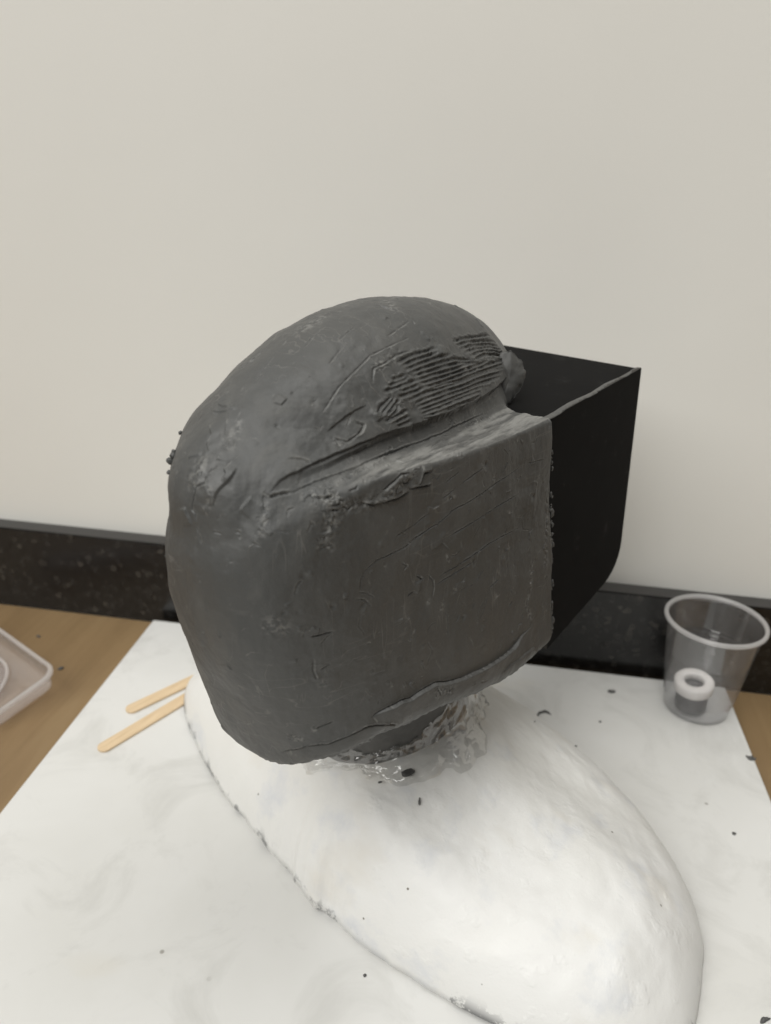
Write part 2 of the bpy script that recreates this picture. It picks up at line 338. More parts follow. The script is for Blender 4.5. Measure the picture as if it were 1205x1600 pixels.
# tool marks on the clay: kind, width mm, depth mm, points in 0.1 mm on the helmet
STROKES=[
('s',9,1.5,[(362,-1601,3199),(374,-1555,3236),(386,-1515,3259),(407,-1464,3273),(417,-1433,3281),(426,-1400,3289),(438,-1355,3297),(448,-1306,3305),(462,-1240,3313),(474,-1182,3321),(487,-1124,3329),(497,-1079,3335),(507,-1032,3341),(518,-983,3344),(529,-932,3346),(539,-878,3348)]),
('s',6,1.3,[(539,-872,3349),(553,-796,3344),(561,-727,3347),(568,-654,3349),(573,-568,3352),(575,-475,3353),(573,-385,3359),(568,-286,3363)]),
('c',0.8,0.9,[(425,-1531,3204),(440,-1495,3216),(456,-1456,3225),(470,-1414,3233),(482,-1376,3238),(492,-1336,3243),(504,-1289,3245),(515,-1238,3247),(517,-1189,3250),(520,-1138,3253),(527,-1079,3255),(534,-1018,3258),(543,-955,3259),(552,-891,3260)]),
('c',0.8,0.9,[(522,-1124,3253),(530,-1062,3255),(538,-998,3258),(546,-933,3260),(556,-859,3260),(566,-782,3260),(571,-721,3261),(577,-657,3262),(580,-555,3267),(582,-488,3267),(583,-417,3267),(582,-341,3266),(580,-259,3264)]),
('c',0.9,1.4,[(371,-1596,3194),(392,-1568,3204),(420,-1533,3206)]),
('c',0.9,0.7,[(360,-1470,3311),(386,-1439,3306),(423,-1405,3289)]),
('c',0.8,1.2,[(483,-1485,3189),(524,-1448,3182),(539,-1420,3188)]),
('c',0.8,1.2,[(551,-1442,3139),(568,-1407,3131)]),
('c',0.8,1.2,[(574,-1390,3144),(585,-1370,3123),(590,-1351,3141)]),
('c',0.8,1.2,[(564,-1410,3153),(563,-1400,3172),(572,-1387,3164)]),
('c',0.8,1.2,[(572,-1355,3198),(586,-1324,3203),(583,-1316,3210)]),
('c',0.8,1.2,[(607,-1306,3136),(626,-1252,3118),(635,-1220,3126)]),
('c',0.8,1.2,[(636,-1220,3121),(647,-1181,3120),(658,-1141,3118),(676,-1067,3131)]),
('c',0.8,1.2,[(635,-1204,3167),(643,-1171,3186),(651,-1137,3201),(655,-1107,3215),(668,-1063,3211)]),
('c',0.8,1.2,[(658,-1110,3194),(664,-1097,3175),(672,-1066,3170)]),
('s',5,1.2,[(607,-1306,3136),(626,-1252,3118),(642,-1198,3118),(658,-1141,3118),(676,-1067,3131)]),
('s',4,-1,[(635,-1204,3167),(643,-1171,3186),(655,-1107,3215),(668,-1063,3211)]),
('s',4,0.9,[(483,-1485,3189),(524,-1448,3182),(539,-1420,3188)]),
('c',0.6,0.6,[(511,-1541,3069),(516,-1524,3097),(527,-1507,3089)]),
('c',0.6,0.6,[(512,-1527,3108),(524,-1511,3095)]),
('c',0.6,0.6,[(550,-1479,3029),(555,-1462,3047)]),
('c',0.6,0.6,[(541,-1507,2990),(567,-1451,2998)]),
('c',0.6,0.6,[(542,-1501,3005),(551,-1481,3008)]),
('c',0.6,0.6,[(445,-1585,3131),(440,-1571,3151),(454,-1551,3159)]),
('c',0.6,0.6,[(442,-1620,3083),(469,-1599,3074)]),
('r',1.6,0.8,[(355,-1607,3199),(374,-1627,3146),(386,-1645,3102),(383,-1671,3062)]),
('r',3.2,1.3,[(477,-1486,3193),(499,-1457,3195),(521,-1428,3197),(554,-1414,3174),(576,-1384,3143),(591,-1348,3140),(606,-1310,3137),(619,-1270,3133),(631,-1228,3139),(643,-1184,3145),(655,-1139,3151),(662,-1104,3171),(670,-1068,3190)]),
('r',4,0.9,[(536,-1448,3169),(550,-1449,3127),(559,-1443,3081)]),
('r',1.6,0.9,[(532,-986,3266),(534,-1061,3252),(541,-1140,3242),(539,-1206,3240),(535,-1267,3236),(526,-1321,3230),(518,-1377,3218),(507,-1428,3204)]),
('c',1,1,[(436,-1148,3405),(459,-1116,3386),(462,-1136,3369),(460,-1160,3358)]),
('c',0.8,0.8,[(422,-1258,3358),(451,-1218,3337),(460,-1160,3358)]),
('s',8,-0.9,[(433,-1056,3461),(421,-1120,3445),(410,-1176,3428),(404,-1227,3406),(396,-1275,3384)]),
('s',4,1.4,[(459,-1053,3421),(477,-1050,3390)]),
('l',4,0.9,[(396,-1158,3459)]),
('l',5,1,[(441,-1163,3388)]),
('l',3,0.6,[(389,-1192,3449)]),
('l',4,0.5,[(354,-1409,3355)]),
('l',4,0.5,[(405,-1335,3341)]),
('s',4,0.9,[(52,-1457,3479),(55,-1492,3451),(80,-1524,3424),(107,-1565,3386)]),
('c',0.6,0.4,[(52,-1457,3479),(55,-1492,3451),(80,-1524,3424),(107,-1565,3386)]),
('s',4,0.9,[(138,-1604,3346),(136,-1627,3325),(139,-1647,3305)]),
('c',0.6,0.4,[(138,-1604,3346),(136,-1627,3325),(139,-1647,3305)]),
('s',4,0.9,[(205,-1591,3332),(191,-1636,3297),(187,-1656,3280),(202,-1661,3267),(199,-1682,3242)]),
('c',0.6,0.4,[(205,-1591,3332),(191,-1636,3297),(187,-1656,3280),(202,-1661,3267),(199,-1682,3242)]),
('s',4,0.9,[(3,-1550,3396),(53,-1583,3374),(53,-1613,3347),(87,-1636,3325)]),
('c',0.6,0.4,[(3,-1550,3396),(53,-1583,3374),(53,-1613,3347),(87,-1636,3325)]),
('s',4,0.9,[(-77,-1446,3451),(-18,-1512,3423)]),
('c',0.6,0.4,[(-77,-1446,3451),(-18,-1512,3423)]),
('s',7,-1.1,[(233,-1622,3290),(233,-1652,3259),(213,-1685,3229),(199,-1708,3197),(197,-1726,3148)]),
('c',0.8,1.3,[(153,-1662,3286),(138,-1689,3259),(140,-1710,3226),(112,-1724,3210),(108,-1740,3164),(99,-1750,3119),(119,-1750,3107),(123,-1753,3077)]),
('s',5,0.9,[(153,-1662,3286),(138,-1689,3259),(140,-1710,3226),(112,-1724,3210),(108,-1740,3164),(99,-1750,3119)]),
('c',0.6,0.5,[(123,-1754,3068),(139,-1758,3023),(154,-1763,2992)]),
('s',4,-1.1,[(65,-1749,3123),(79,-1753,3096),(103,-1756,3053)]),
('s',4,0.8,[(310,-1641,3201),(300,-1664,3172),(287,-1685,3142)]),
('r',3,1.3,[(129,-1560,3386),(148,-1587,3357)]),
('r',1.8,0.9,[(170,-1712,3208),(181,-1726,3166)]),
('r',1.8,0.9,[(166,-1735,3147),(170,-1738,3131)]),
('r',4,1.1,[(86,-1715,3231),(90,-1697,3258),(91,-1676,3284)]),
('c',0.6,0.7,[(203,-1744,3051),(239,-1734,3050)]),
('c',0.6,0.7,[(290,-1709,3065),(306,-1702,3063),(314,-1709,3040)]),
('c',0.6,0.7,[(369,-1693,3033),(397,-1682,3024)]),
('c',0.6,0.75,[(695,-1076,2899),(712,-1001,2916),(723,-951,2927),(734,-899,2938),(741,-859,2957),(748,-818,2976),(758,-767,2982),(768,-714,2987),(778,-649,2996),(787,-581,3004),(794,-525,3012),(800,-467,3020),(807,-400,3028),(814,-330,3035),(821,-257,3042)]),
('c',0.6,0.75,[(753,-842,2856),(765,-778,2863),(777,-711,2870),(787,-645,2877),(797,-576,2883),(804,-519,2887),(811,-460,2891),(820,-370,2897),(829,-276,2903)]),
('c',0.6,0.75,[(782,-751,2694),(793,-687,2697),(804,-618,2698),(811,-562,2706),(818,-504,2713),(825,-443,2715),(832,-380,2716),(843,-265,2712)]),
('c',0.6,0.75,[(751,-759,3086),(758,-715,3099),(768,-647,3115),(778,-575,3131)]),
('c',0.6,0.75,[(827,-189,3045),(838,-57,3030)]),
('c',0.6,0.6,[(729,-849,3120),(736,-809,3134),(744,-767,3148)]),
('c',0.6,0.6,[(730,-870,3051),(744,-797,3074)]),
('c',0.6,0.6,[(802,-431,3059),(803,-390,3103)]),
('c',0.6,0.6,[(793,-433,3177),(800,-392,3142)]),
('c',0.6,0.6,[(691,-1074,2958),(705,-1007,2984),(717,-945,3002)]),
('c',0.9,1.3,[(675,-1067,3142),(688,-1017,3138),(706,-943,3131)]),
('s',4,1,[(675,-1067,3142),(688,-1017,3138),(706,-943,3131)]),
('c',0.9,1.3,[(687,-1017,3144),(690,-986,3193),(702,-934,3193)]),
('s',4,1,[(687,-1017,3144),(690,-986,3193),(702,-934,3193)]),
('l',1.3,-1.3,[(779,-566,3138)]),
('l',1.3,-1.3,[(845,-131,2850)]),
('r',2.6,0.8,[(654,-837,3230),(693,-798,3230),(728,-752,3227)]),
('r',2.6,0.7,[(591,-444,3256),(595,-366,3251),(599,-284,3246),(602,-199,3240)]),
('r',2,0.9,[(658,-1050,3228),(685,-990,3217)]),
('c',0.9,1.8,[(816,-12,3227),(829,-14,3190)]),
('r',1.8,1,[(861,45,2781),(865,48,2733),(868,51,2684),(872,47,2621),(877,44,2558),(882,46,2481),(888,48,2402)]),
('c',0.6,0.65,[(756,-884,2671),(769,-819,2680),(782,-751,2688),(793,-691,2694),(802,-628,2699),(810,-572,2706),(816,-514,2714)]),
('c',0.6,0.65,[(755,-896,2636),(770,-825,2645),(784,-750,2654),(793,-699,2660),(802,-646,2664)]),
('c',0.6,0.65,[(736,-962,2705),(747,-925,2663),(751,-916,2627),(751,-926,2578)]),
('c',0.6,0.65,[(832,-510,2474),(840,-438,2493)]),
('c',0.6,0.65,[(721,-1025,2717),(730,-993,2690)]),
('l',1.4,-1.2,[(803,-641,2659)]),
('l',1.4,-1.2,[(866,-310,2301)]),
('l',1.4,-1.2,[(806,-708,2382)]),
('l',2,0.7,[(856,-465,2162)]),
('l',2,0.7,[(839,-394,2587)]),
('l',2,0.7,[(778,-766,2713)]),
('s',16,-2.6,[(658,-1264,2077),(673,-1229,2086),(686,-1192,2093),(710,-1122,2097),(730,-1054,2087),(748,-991,2095),(760,-947,2095),(771,-901,2094),(797,-805,2060),(819,-714,2037),(840,-616,2025),(858,-510,2017),(874,-396,2013),(881,-335,2014),(888,-273,2014),(892,-223,2031),(896,-171,2047),(906,-46,2055)]),
('c',0.8,1.3,[(658,-1264,2077),(673,-1229,2086),(686,-1192,2093),(710,-1122,2097),(730,-1054,2087),(748,-991,2095),(760,-947,2095),(771,-901,2094),(797,-805,2060),(819,-714,2037)]),
('c',0.6,0.5,[(840,-616,2025),(858,-510,2017),(874,-396,2013),(881,-335,2014),(888,-273,2014),(892,-223,2031),(896,-171,2047),(906,-46,2055)]),
('s',6,-0.8,[(879,-399,1914),(889,-316,1930),(897,-246,1924),(905,-172,1917),(918,-29,1897),(917,46,1821)]),
('c',0.8,0.8,[(773,-896,2076),(783,-863,2015)]),
('c',0.8,0.8,[(795,-813,2045),(799,-805,1987)]),
('r',2.5,1,[(777,-882,2055),(799,-803,2017)]),
('r',2,0.8,[(874,-103,2457),(877,-107,2408),(880,-111,2358),(884,-115,2308),(885,-132,2268),(886,-148,2228),(895,-106,2146),(905,-61,2061)]),
('c',1.2,1.6,[(347,-1534,1871),(391,-1526,1903),(430,-1513,1927),(466,-1496,1947),(508,-1466,1957),(547,-1431,1961),(574,-1403,1979),(600,-1371,1993),(626,-1327,2009),(650,-1278,2022),(672,-1225,2010),(692,-1166,1992),(706,-1099,1960)]),
('s',6,1,[(347,-1534,1871),(391,-1526,1903),(430,-1513,1927),(466,-1496,1947),(508,-1466,1957),(547,-1431,1961),(574,-1403,1979),(600,-1371,1993),(626,-1327,2009),(650,-1278,2022),(672,-1225,2010),(692,-1166,1992),(706,-1099,1960)]),
('c',0.8,0.9,[(514,-1487,2070),(542,-1461,2086),(568,-1432,2099)]),
('r',2.2,1,[(416,-1544,2009),(444,-1524,1999)]),
('c',0.6,0.65,[(633,-1321,2837),(643,-1286,2853),(652,-1250,2869),(666,-1199,2873),(679,-1146,2879),(693,-1092,2885),(702,-1048,2901),(712,-1002,2917),(720,-963,2928),(728,-922,2939)]),
('c',0.6,0.65,[(674,-1144,2949),(686,-1094,2961),(697,-1042,2974)]),
('c',0.6,0.65,[(631,-1344,2757),(630,-1335,2806),(633,-1321,2837)]),
('c',0.6,0.65,[(628,-1358,2723),(642,-1318,2706),(653,-1290,2667)]),
('c',0.6,0.65,[(630,-1347,2752),(646,-1304,2731),(658,-1269,2699)]),
('c',0.6,0.65,[(501,-1605,2816),(506,-1593,2857),(515,-1578,2872)]),
('c',0.6,0.65,[(521,-1580,2610),(525,-1575,2636),(532,-1566,2654)]),
('c',0.6,0.65,[(562,-1512,2557),(580,-1480,2596)]),
('c',0.6,0.65,[(557,-1505,2423),(577,-1475,2443)]),
('c',0.6,0.65,[(692,-1117,2814),(700,-1089,2792),(696,-1109,2779)]),
('c',0.6,0.65,[(720,-1028,2721),(731,-986,2689)]),
('c',0.6,0.65,[(712,-1077,2638),(721,-1040,2649)]),
('c',0.9,1,[(539,-1552,2603),(562,-1513,2602),(585,-1469,2606)]),
('c',0.8,0.8,[(541,-1537,2479),(538,-1533,2419),(542,-1520,2378)]),
('l',1.8,1,[(541,-1522,2383)]),
('l',1.5,-1,[(517,-1572,2889)]),
('l',1.5,-1,[(585,-1466,2724)]),
('l',1.5,-1,[(475,-1643,2738)]),
('l',1.5,-1,[(641,-1325,2685)]),
('l',1.3,0.8,[(682,-1211,2389)]),
('l',1.3,0.8,[(660,-1277,2324)]),
('l',1.3,0.8,[(719,-1091,2174)]),
('l',1.3,0.8,[(641,-1328,2653)]),
('l',1.3,0.8,[(651,-1233,2934)]),
('l',1.3,0.8,[(531,-1547,2895)]),
('r',4,0.7,[(444,-1675,2687),(463,-1656,2671)]),
('r',2,0.9,[(542,-1501,3004),(562,-1464,2989)]),
('r',3,1,[(558,-1451,3069),(553,-1470,3038)]),
('c',0.6,0.5,[(354,-635,3667),(353,-710,3658),(349,-780,3648),(344,-846,3637),(337,-908,3627),(341,-971,3603),(343,-1029,3580),(344,-1085,3556),(343,-1137,3532),(347,-1176,3508),(351,-1213,3483),(353,-1248,3459)]),
('c',0.6,0.5,[(293,-547,3719),(303,-619,3707),(309,-686,3695),(314,-748,3682)]),
('c',0.6,0.5,[(56,-1223,3624),(63,-1265,3603),(67,-1305,3581),(70,-1343,3558)]),
('c',0.6,0.5,[(251,-1008,3657),(259,-1058,3634),(265,-1104,3612)]),
('c',0.6,0.5,[(209,-863,3717),(214,-923,3700),(216,-978,3683)]),
('c',0.6,0.5,[(124,-1039,3692),(137,-1111,3664)]),
('l',1,-0.8,[(239,-1306,3525)]),
('l',1,-0.8,[(263,-1431,3420)]),
('c',1,1.5,[(150,-570,3774),(184,-566,3766)]),
('r',2.5,0.6,[(211,-553,3758),(107,-456,3783)]),
('r',3,0.5,[(43,-1028,3702),(45,-978,3717),(45,-923,3731),(40,-863,3745)]),
('c',0.8,0.8,[(397,-687,3619),(385,-781,3613),(384,-875,3591),(375,-935,3582),(401,-976,3539)]),
('r',2.5,0.9,[(377,-913,3588),(382,-858,3598),(387,-800,3607)]),
('g',1,1.7,[(418,-327,3613),(410,-227,3612),(402,-111,3603),(382,32,3589),(365,150,3565)]),
('g',1,1.7,[(432,-314,3596),(422,-184,3593),(416,-87,3581),(404,28,3565),(386,187,3527)]),
('g',1,1.7,[(446,-298,3577),(435,-159,3572),(428,-57,3559),(413,64,3542),(402,197,3504)]),
('g',1,1.7,[(459,-281,3558),(445,-126,3553),(425,62,3528),(406,229,3483)]),
('g',1,1.7,[(473,-259,3535),(451,-86,3536),(432,105,3503),(426,221,3459)]),
('g',1,1.7,[(483,-235,3517),(462,-71,3517),(445,100,3486),(440,214,3440)]),
('g',1,1.7,[(406,-798,3588),(411,-699,3602),(418,-612,3605),(423,-515,3608)]),
('g',1,1.7,[(421,-773,3576),(426,-720,3581),(429,-665,3585),(434,-596,3588),(437,-523,3591)]),
('g',1,1.7,[(436,-770,3558),(441,-717,3562),(444,-661,3567),(448,-591,3571),(451,-516,3574),(456,-415,3569)]),
('g',1,1.7,[(448,-769,3541),(454,-708,3546),(459,-645,3549),(464,-581,3551),(467,-513,3552),(470,-407,3550),(478,-334,3535),(485,-253,3517)]),
('g',1,1.7,[(461,-745,3529),(468,-688,3530),(474,-627,3531),(478,-556,3533),(480,-479,3534),(485,-344,3525),(494,-221,3498)]),
('g',1,1.7,[(476,-729,3510),(481,-675,3512),(485,-618,3515),(491,-548,3513),(495,-473,3511),(495,-402,3512),(492,-326,3513),(492,-202,3498)]),
('g',1,1.7,[(485,-730,3495),(492,-672,3495),(498,-611,3495),(502,-543,3496),(503,-471,3497),(504,-395,3496),(503,-312,3494),(497,-202,3490),(484,-75,3483)]),
('g',1,1.7,[(499,-712,3477),(506,-646,3477),(511,-577,3477),(514,-459,3479),(514,-381,3479),(512,-295,3477),(503,-171,3474),(485,-24,3466),(446,204,3436)]),
('g',1,1.7,[(509,-689,3463),(514,-626,3466),(518,-560,3467),(524,-432,3461),(523,-350,3462),(519,-259,3461),(510,-142,3455),(494,-3,3444),(466,159,3427)]),
('g',1,1.7,[(500,-827,3443),(507,-747,3454),(514,-684,3455),(521,-616,3455),(525,-557,3454),(528,-493,3453),(529,-424,3453),(527,-349,3453),(523,-259,3452),(515,-158,3449),(505,-39,3437),(484,107,3419)]),
('g',1,1.7,[(515,-794,3425),(524,-697,3434),(530,-628,3436),(534,-555,3438),(537,-492,3436),(539,-424,3434),(537,-348,3435),(533,-266,3435),(528,-179,3429),(520,-82,3420),(499,81,3402)]),
('g',1,1.7,[(523,-793,3410),(529,-741,3413),(534,-686,3416),(540,-616,3418),(544,-542,3419),(547,-436,3418),(546,-362,3417),(543,-281,3416),(535,-139,3407),(515,36,3391)]),
('g',1,1.7,[(532,-781,3395),(540,-718,3397),(546,-651,3399),(550,-591,3400),(553,-528,3401),(555,-461,3401),(555,-389,3400),(549,-243,3397)]),
('g',1,1.7,[(540,-780,3379),(547,-721,3381),(553,-660,3382),(556,-600,3385),(559,-537,3386),(561,-413,3386),(560,-275,3379)]),
('g',1,1.7,[(547,-776,3366),(554,-724,3365),(560,-670,3364),(564,-610,3366),(567,-547,3367),(570,-482,3366),(571,-412,3364),(567,-285,3364)]),
('g',1,1.7,[(551,-781,3355),(564,-700,3348),(567,-601,3359),(571,-539,3360),(573,-472,3359)]),
('g',1,1.7,[(435,-873,3530),(446,-795,3537)]),
('g',1,1.7,[(441,-907,3512),(449,-849,3518),(457,-787,3524)]),
('g',1,1.7,[(444,-939,3496),(454,-886,3500),(463,-830,3504),(475,-740,3509)]),
('g',1,1.7,[(472,-853,3483),(479,-799,3487),(486,-743,3491)]),
('g',1,1.7,[(477,-883,3464),(486,-829,3468),(493,-773,3471),(500,-714,3474)]),
('g',1,1.7,[(468,-1034,3416),(464,-987,3444),(465,-923,3470)]),
('g',1,1.7,[(476,-1013,3413),(475,-957,3440),(472,-910,3462)]),
('g',1,1.7,[(486,-983,3408),(485,-927,3435),(482,-890,3453)]),
('g',1,1.7,[(494,-988,3391),(497,-920,3416),(487,-896,3442)]),
('g',1,1.7,[(493,-1003,3384),(504,-935,3396),(514,-862,3406)]),
('g',1,1.7,[(512,-950,3373),(525,-865,3382)]),
('g',1,1.7,[(520,-949,3357),(535,-861,3363)]),
('l',3.5,2,[(439,-479,3591)]),
('l',1.5,1.2,[(528,-507,3452)]),
('l',6,0.9,[(543,-117,3385)]),
('l',2,1.4,[(461,-1042,3423)])]
BEADS=[((-0.0171,-0.1613,0.3218),0.0019),((-0.0164,-0.1606,0.3241),0.0013),((-0.0176,-0.1589,0.3250),0.0011),((-0.0269,-0.1467,0.3284),0.001),((-0.0136,-0.1657,0.3188),0.0011)]
# ---------------------------------------------------------------- the setting
M_clay = clay_mat(); M_dark = clay_dark_mat(); M_card = card_mat(); M_plaster = plaster_mat()
M_board = board_mat(); M_wood = wood_mat(); M_wall = wall_mat(); M_gran = granite_mat(.2); M_grantop = plain("granite_edge", (.042, .040, .038), .5)
WY = .658
tag(mesh_bm("table", box_bm(-1.6, 1.6, -.9, WY-.0005, -.05, -.010), M_wood, None, False), kind="structure")
tag(mesh_bm("wall", box_bm(-1.8, 1.8, WY+.018, WY+.10, -.05, 2.2), M_wall, None, False), kind="structure")
sp = empty("backsplash", (0, WY, -.01)); tag(sp, kind="structure")
mesh_bm("granite_slab", box_bm(-1.7, 1.7, .0, .0175, .0005, .0925, .0008, 2), M_gran, sp, False)
mesh_bm("top_edge", box_bm(-1.7, 1.7, .0005, .0176, .0928, .0935), M_grantop, sp, False)

bd = mesh_bm("white_board", box_bm(-.3223, .2441, -.55, .6475, -.0095, 0, .0012, 2), M_board, None, False)
tag(bd, "large white marble-look board lying on the brown table under the bust", "board")

# ---------------------------------------------------------------- plaster bust (local frame: x right, y forward of the figure)
HZ = math.atan2(-.4420, .8970); HO = (-0.0438158, 0.4287198, 0)
bust = empty("plaster_bust", HO, HZ); tag(bust, "white plaster shoulder bust carrying the grey clay helmet", "bust")
nA, nS = 360, 150
th = np.linspace(0, 2*np.pi, nA, endpoint=False); s = np.linspace(0, 1, nS)**.8
rad = foot_rad(np.where(th > np.pi, th-2*np.pi, th))
rr = np.outer(rad*np.cos(th), s); ff = np.outer(rad*np.sin(th), s)
zz = bust_z(rr, ff)
zz = np.where(s[None, :] > .9999, 0.0032, np.maximum(zz, .0034))
P3 = np.stack([rr, ff, zz], -1)
lum = fbm(P3*19+fbm(P3*30, 1, 3)[..., None]*.4, 3, 5)*.0015+fbm(P3*60, 3, 15)*.0008
edge = np.clip((1-s)*8, 0, 1)[None, :]
zz = zz+lum*edge
wob = fbm(np.stack([np.cos(th)*6, np.sin(th)*6, 0*th], -1), 3, 3)[:, None]*.0022*np.clip(s*3-2, 0, 1)[None, :]
sc = 1+wob/np.maximum(rad[:, None], .05)
P3 = np.stack([rr*sc, ff*sc, zz], -1)
under = np.stack([rr[:, -1]*sc[:, -1]*.955, ff[:, -1]*sc[:, -1]*.955, 0*th+.0004], -1)[:, None, :]
P3 = np.concatenate([P3, under], 1)
mesh_np("torso", P3.reshape(-1, 3), grid_faces(nA, nS+1, True)[:, ::-1], M_plaster, bust)

# ---------------------------------------------------------------- clay helmet
hel = empty("clay_helmet", HO, HZ); tag(hel, "dark grey modelling clay helmet with comb-scraped dome and black visor box", "helmet")
def cube_dirs(axis, sgn, n):
    a = np.tan(np.linspace(-np.pi/4, np.pi/4, n)); U, V = np.meshgrid(a, a, indexing='ij'); W = np.full_like(U, sgn)
    c = [None]*3; c[axis] = W; c[(axis+1) % 3] = U*sgn; c[(axis+2) % 3] = V
    d = np.stack(c, -1); return (d/np.linalg.norm(d, axis=-1, keepdims=True)).reshape(-1, 3)
NV, NH = 561, 141
DD = []; FF = []; off = 0
for ax, sg, n in ((0, 1, NV), (1, -1, NV), (2, 1, NV), (0, -1, NH), (1, 1, NH), (2, -1, NH)):
    DD.append(cube_dirs(ax, sg, n)); FF.append(grid_faces(n, n)+off); off += n*n
DD = np.concatenate(DD); FF = np.concatenate(FF)
X = radial(DD)
def vnorm(X, F):
    nrm = np.cross(X[F[:, 2]]-X[F[:, 0]], X[F[:, 3]]-X[F[:, 1]])
    N = np.zeros_like(X)
    for k in range(4):
        for c in range(3): N[:, c] += np.bincount(F[:, k], nrm[:, c], len(X))
    return N/np.maximum(np.linalg.norm(N, axis=1, keepdims=True), 1e-20)
# analytic normals keep the seams of the six patches closed
eps = 2.0e-4
N = np.stack([sdf(X+np.eye(3)[k]*eps)-sdf(X-np.eye(3)[k]*eps) for k in range(3)], -1)
N /= np.maximum(np.linalg.norm(N, axis=1, keepdims=True), 1e-12)
dsp = fbm(X*26, 3, 11)*.0009+fbm(X*np.array([90, 90, 40]), 3, 21)*.00035
fac = noise(X*60, 31); dsp += np.where(fac > .25, (fac-.25)*.0009, 0)
dsp += fbm(X*380, 2, 77)*.00007
mm = 1e-3
jit = fbm(X*300, 2, 41); jit2 = fbm(X*700, 2, 51); chunk = fbm(X*420, 3, 61)
flake = fbm(X*np.array([190, 190, 330])+2*jit[:, None], 2, 91)
comb = np.zeros(len(X)); scuff = np.zeros(len(X))
CELL = .015
cell = np.floor((X+1)/CELL).astype(np.int64); key = (cell[:, 0]*4096+cell[:, 1])*4096+cell[:, 2]
order = np.argsort(key, kind='stable'); ks = key[order]
def near(lo, hi):
    a_, b_ = np.floor((lo+1)/CELL).astype(int), np.floor((hi+1)/CELL).astype(int); out_ = []
    for i_ in range(a_[0], b_[0]+1):
        for j_ in range(a_[1], b_[1]+1):
            k0 = (i_*4096+j_)*4096; s0, s1 = np.searchsorted(ks, [k0+a_[2], k0+b_[2]+1]); out_.append(order[s0:s1])
    return np.concatenate(out_) if out_ else np.zeros(0, int)
# many small untraced scrapes, nicks and pressed-on flakes over the sides seen
rg = np.random.default_rng(12)
vis = np.where((N@np.array([.55, -.65, .35]) > .15))[0]
for k in range(460):
    i_ = rg.choice(vis); p0, n0 = X[i_], N[i_]
    dr = np.array([.25, .75, .35]) if rg.random() < .6 else np.array([.1, -.1, 1.])
    dr = dr+rg.normal(0, .45, 3); dr -= n0*(dr@n0); dr /= np.linalg.norm(dr); L = rg.choice([.0018, .0035, .007, .013], p=[.5, .3, .14, .06])
    sidev = np.cross(n0, dr); kk_ = rg.normal(); q_ = np.array([p0+dr*L*t_+sidev*L*.7*(t_*t_)*kk_ for t_ in (-.5, 0, .5)])*1e4
    ty = rg.random()
    if ty < .55: STROKES.append(('c', .45*rg.uniform(.8, 1.4), rg.uniform(.15, .5), q_))
    elif ty < .70: STROKES.append(('s', rg.uniform(1.5, 4), rg.uniform(.3, .8)*rg.choice([-1, 1]), q_))
    elif ty < .78: STROKES.append(('r', rg.uniform(.8, 1.8), rg.uniform(.4, .9), q_[:2]))
    else: STROKES.append(('l', rg.uniform(.8, 2), rg.uniform(-.7, .7), q_[:1]))
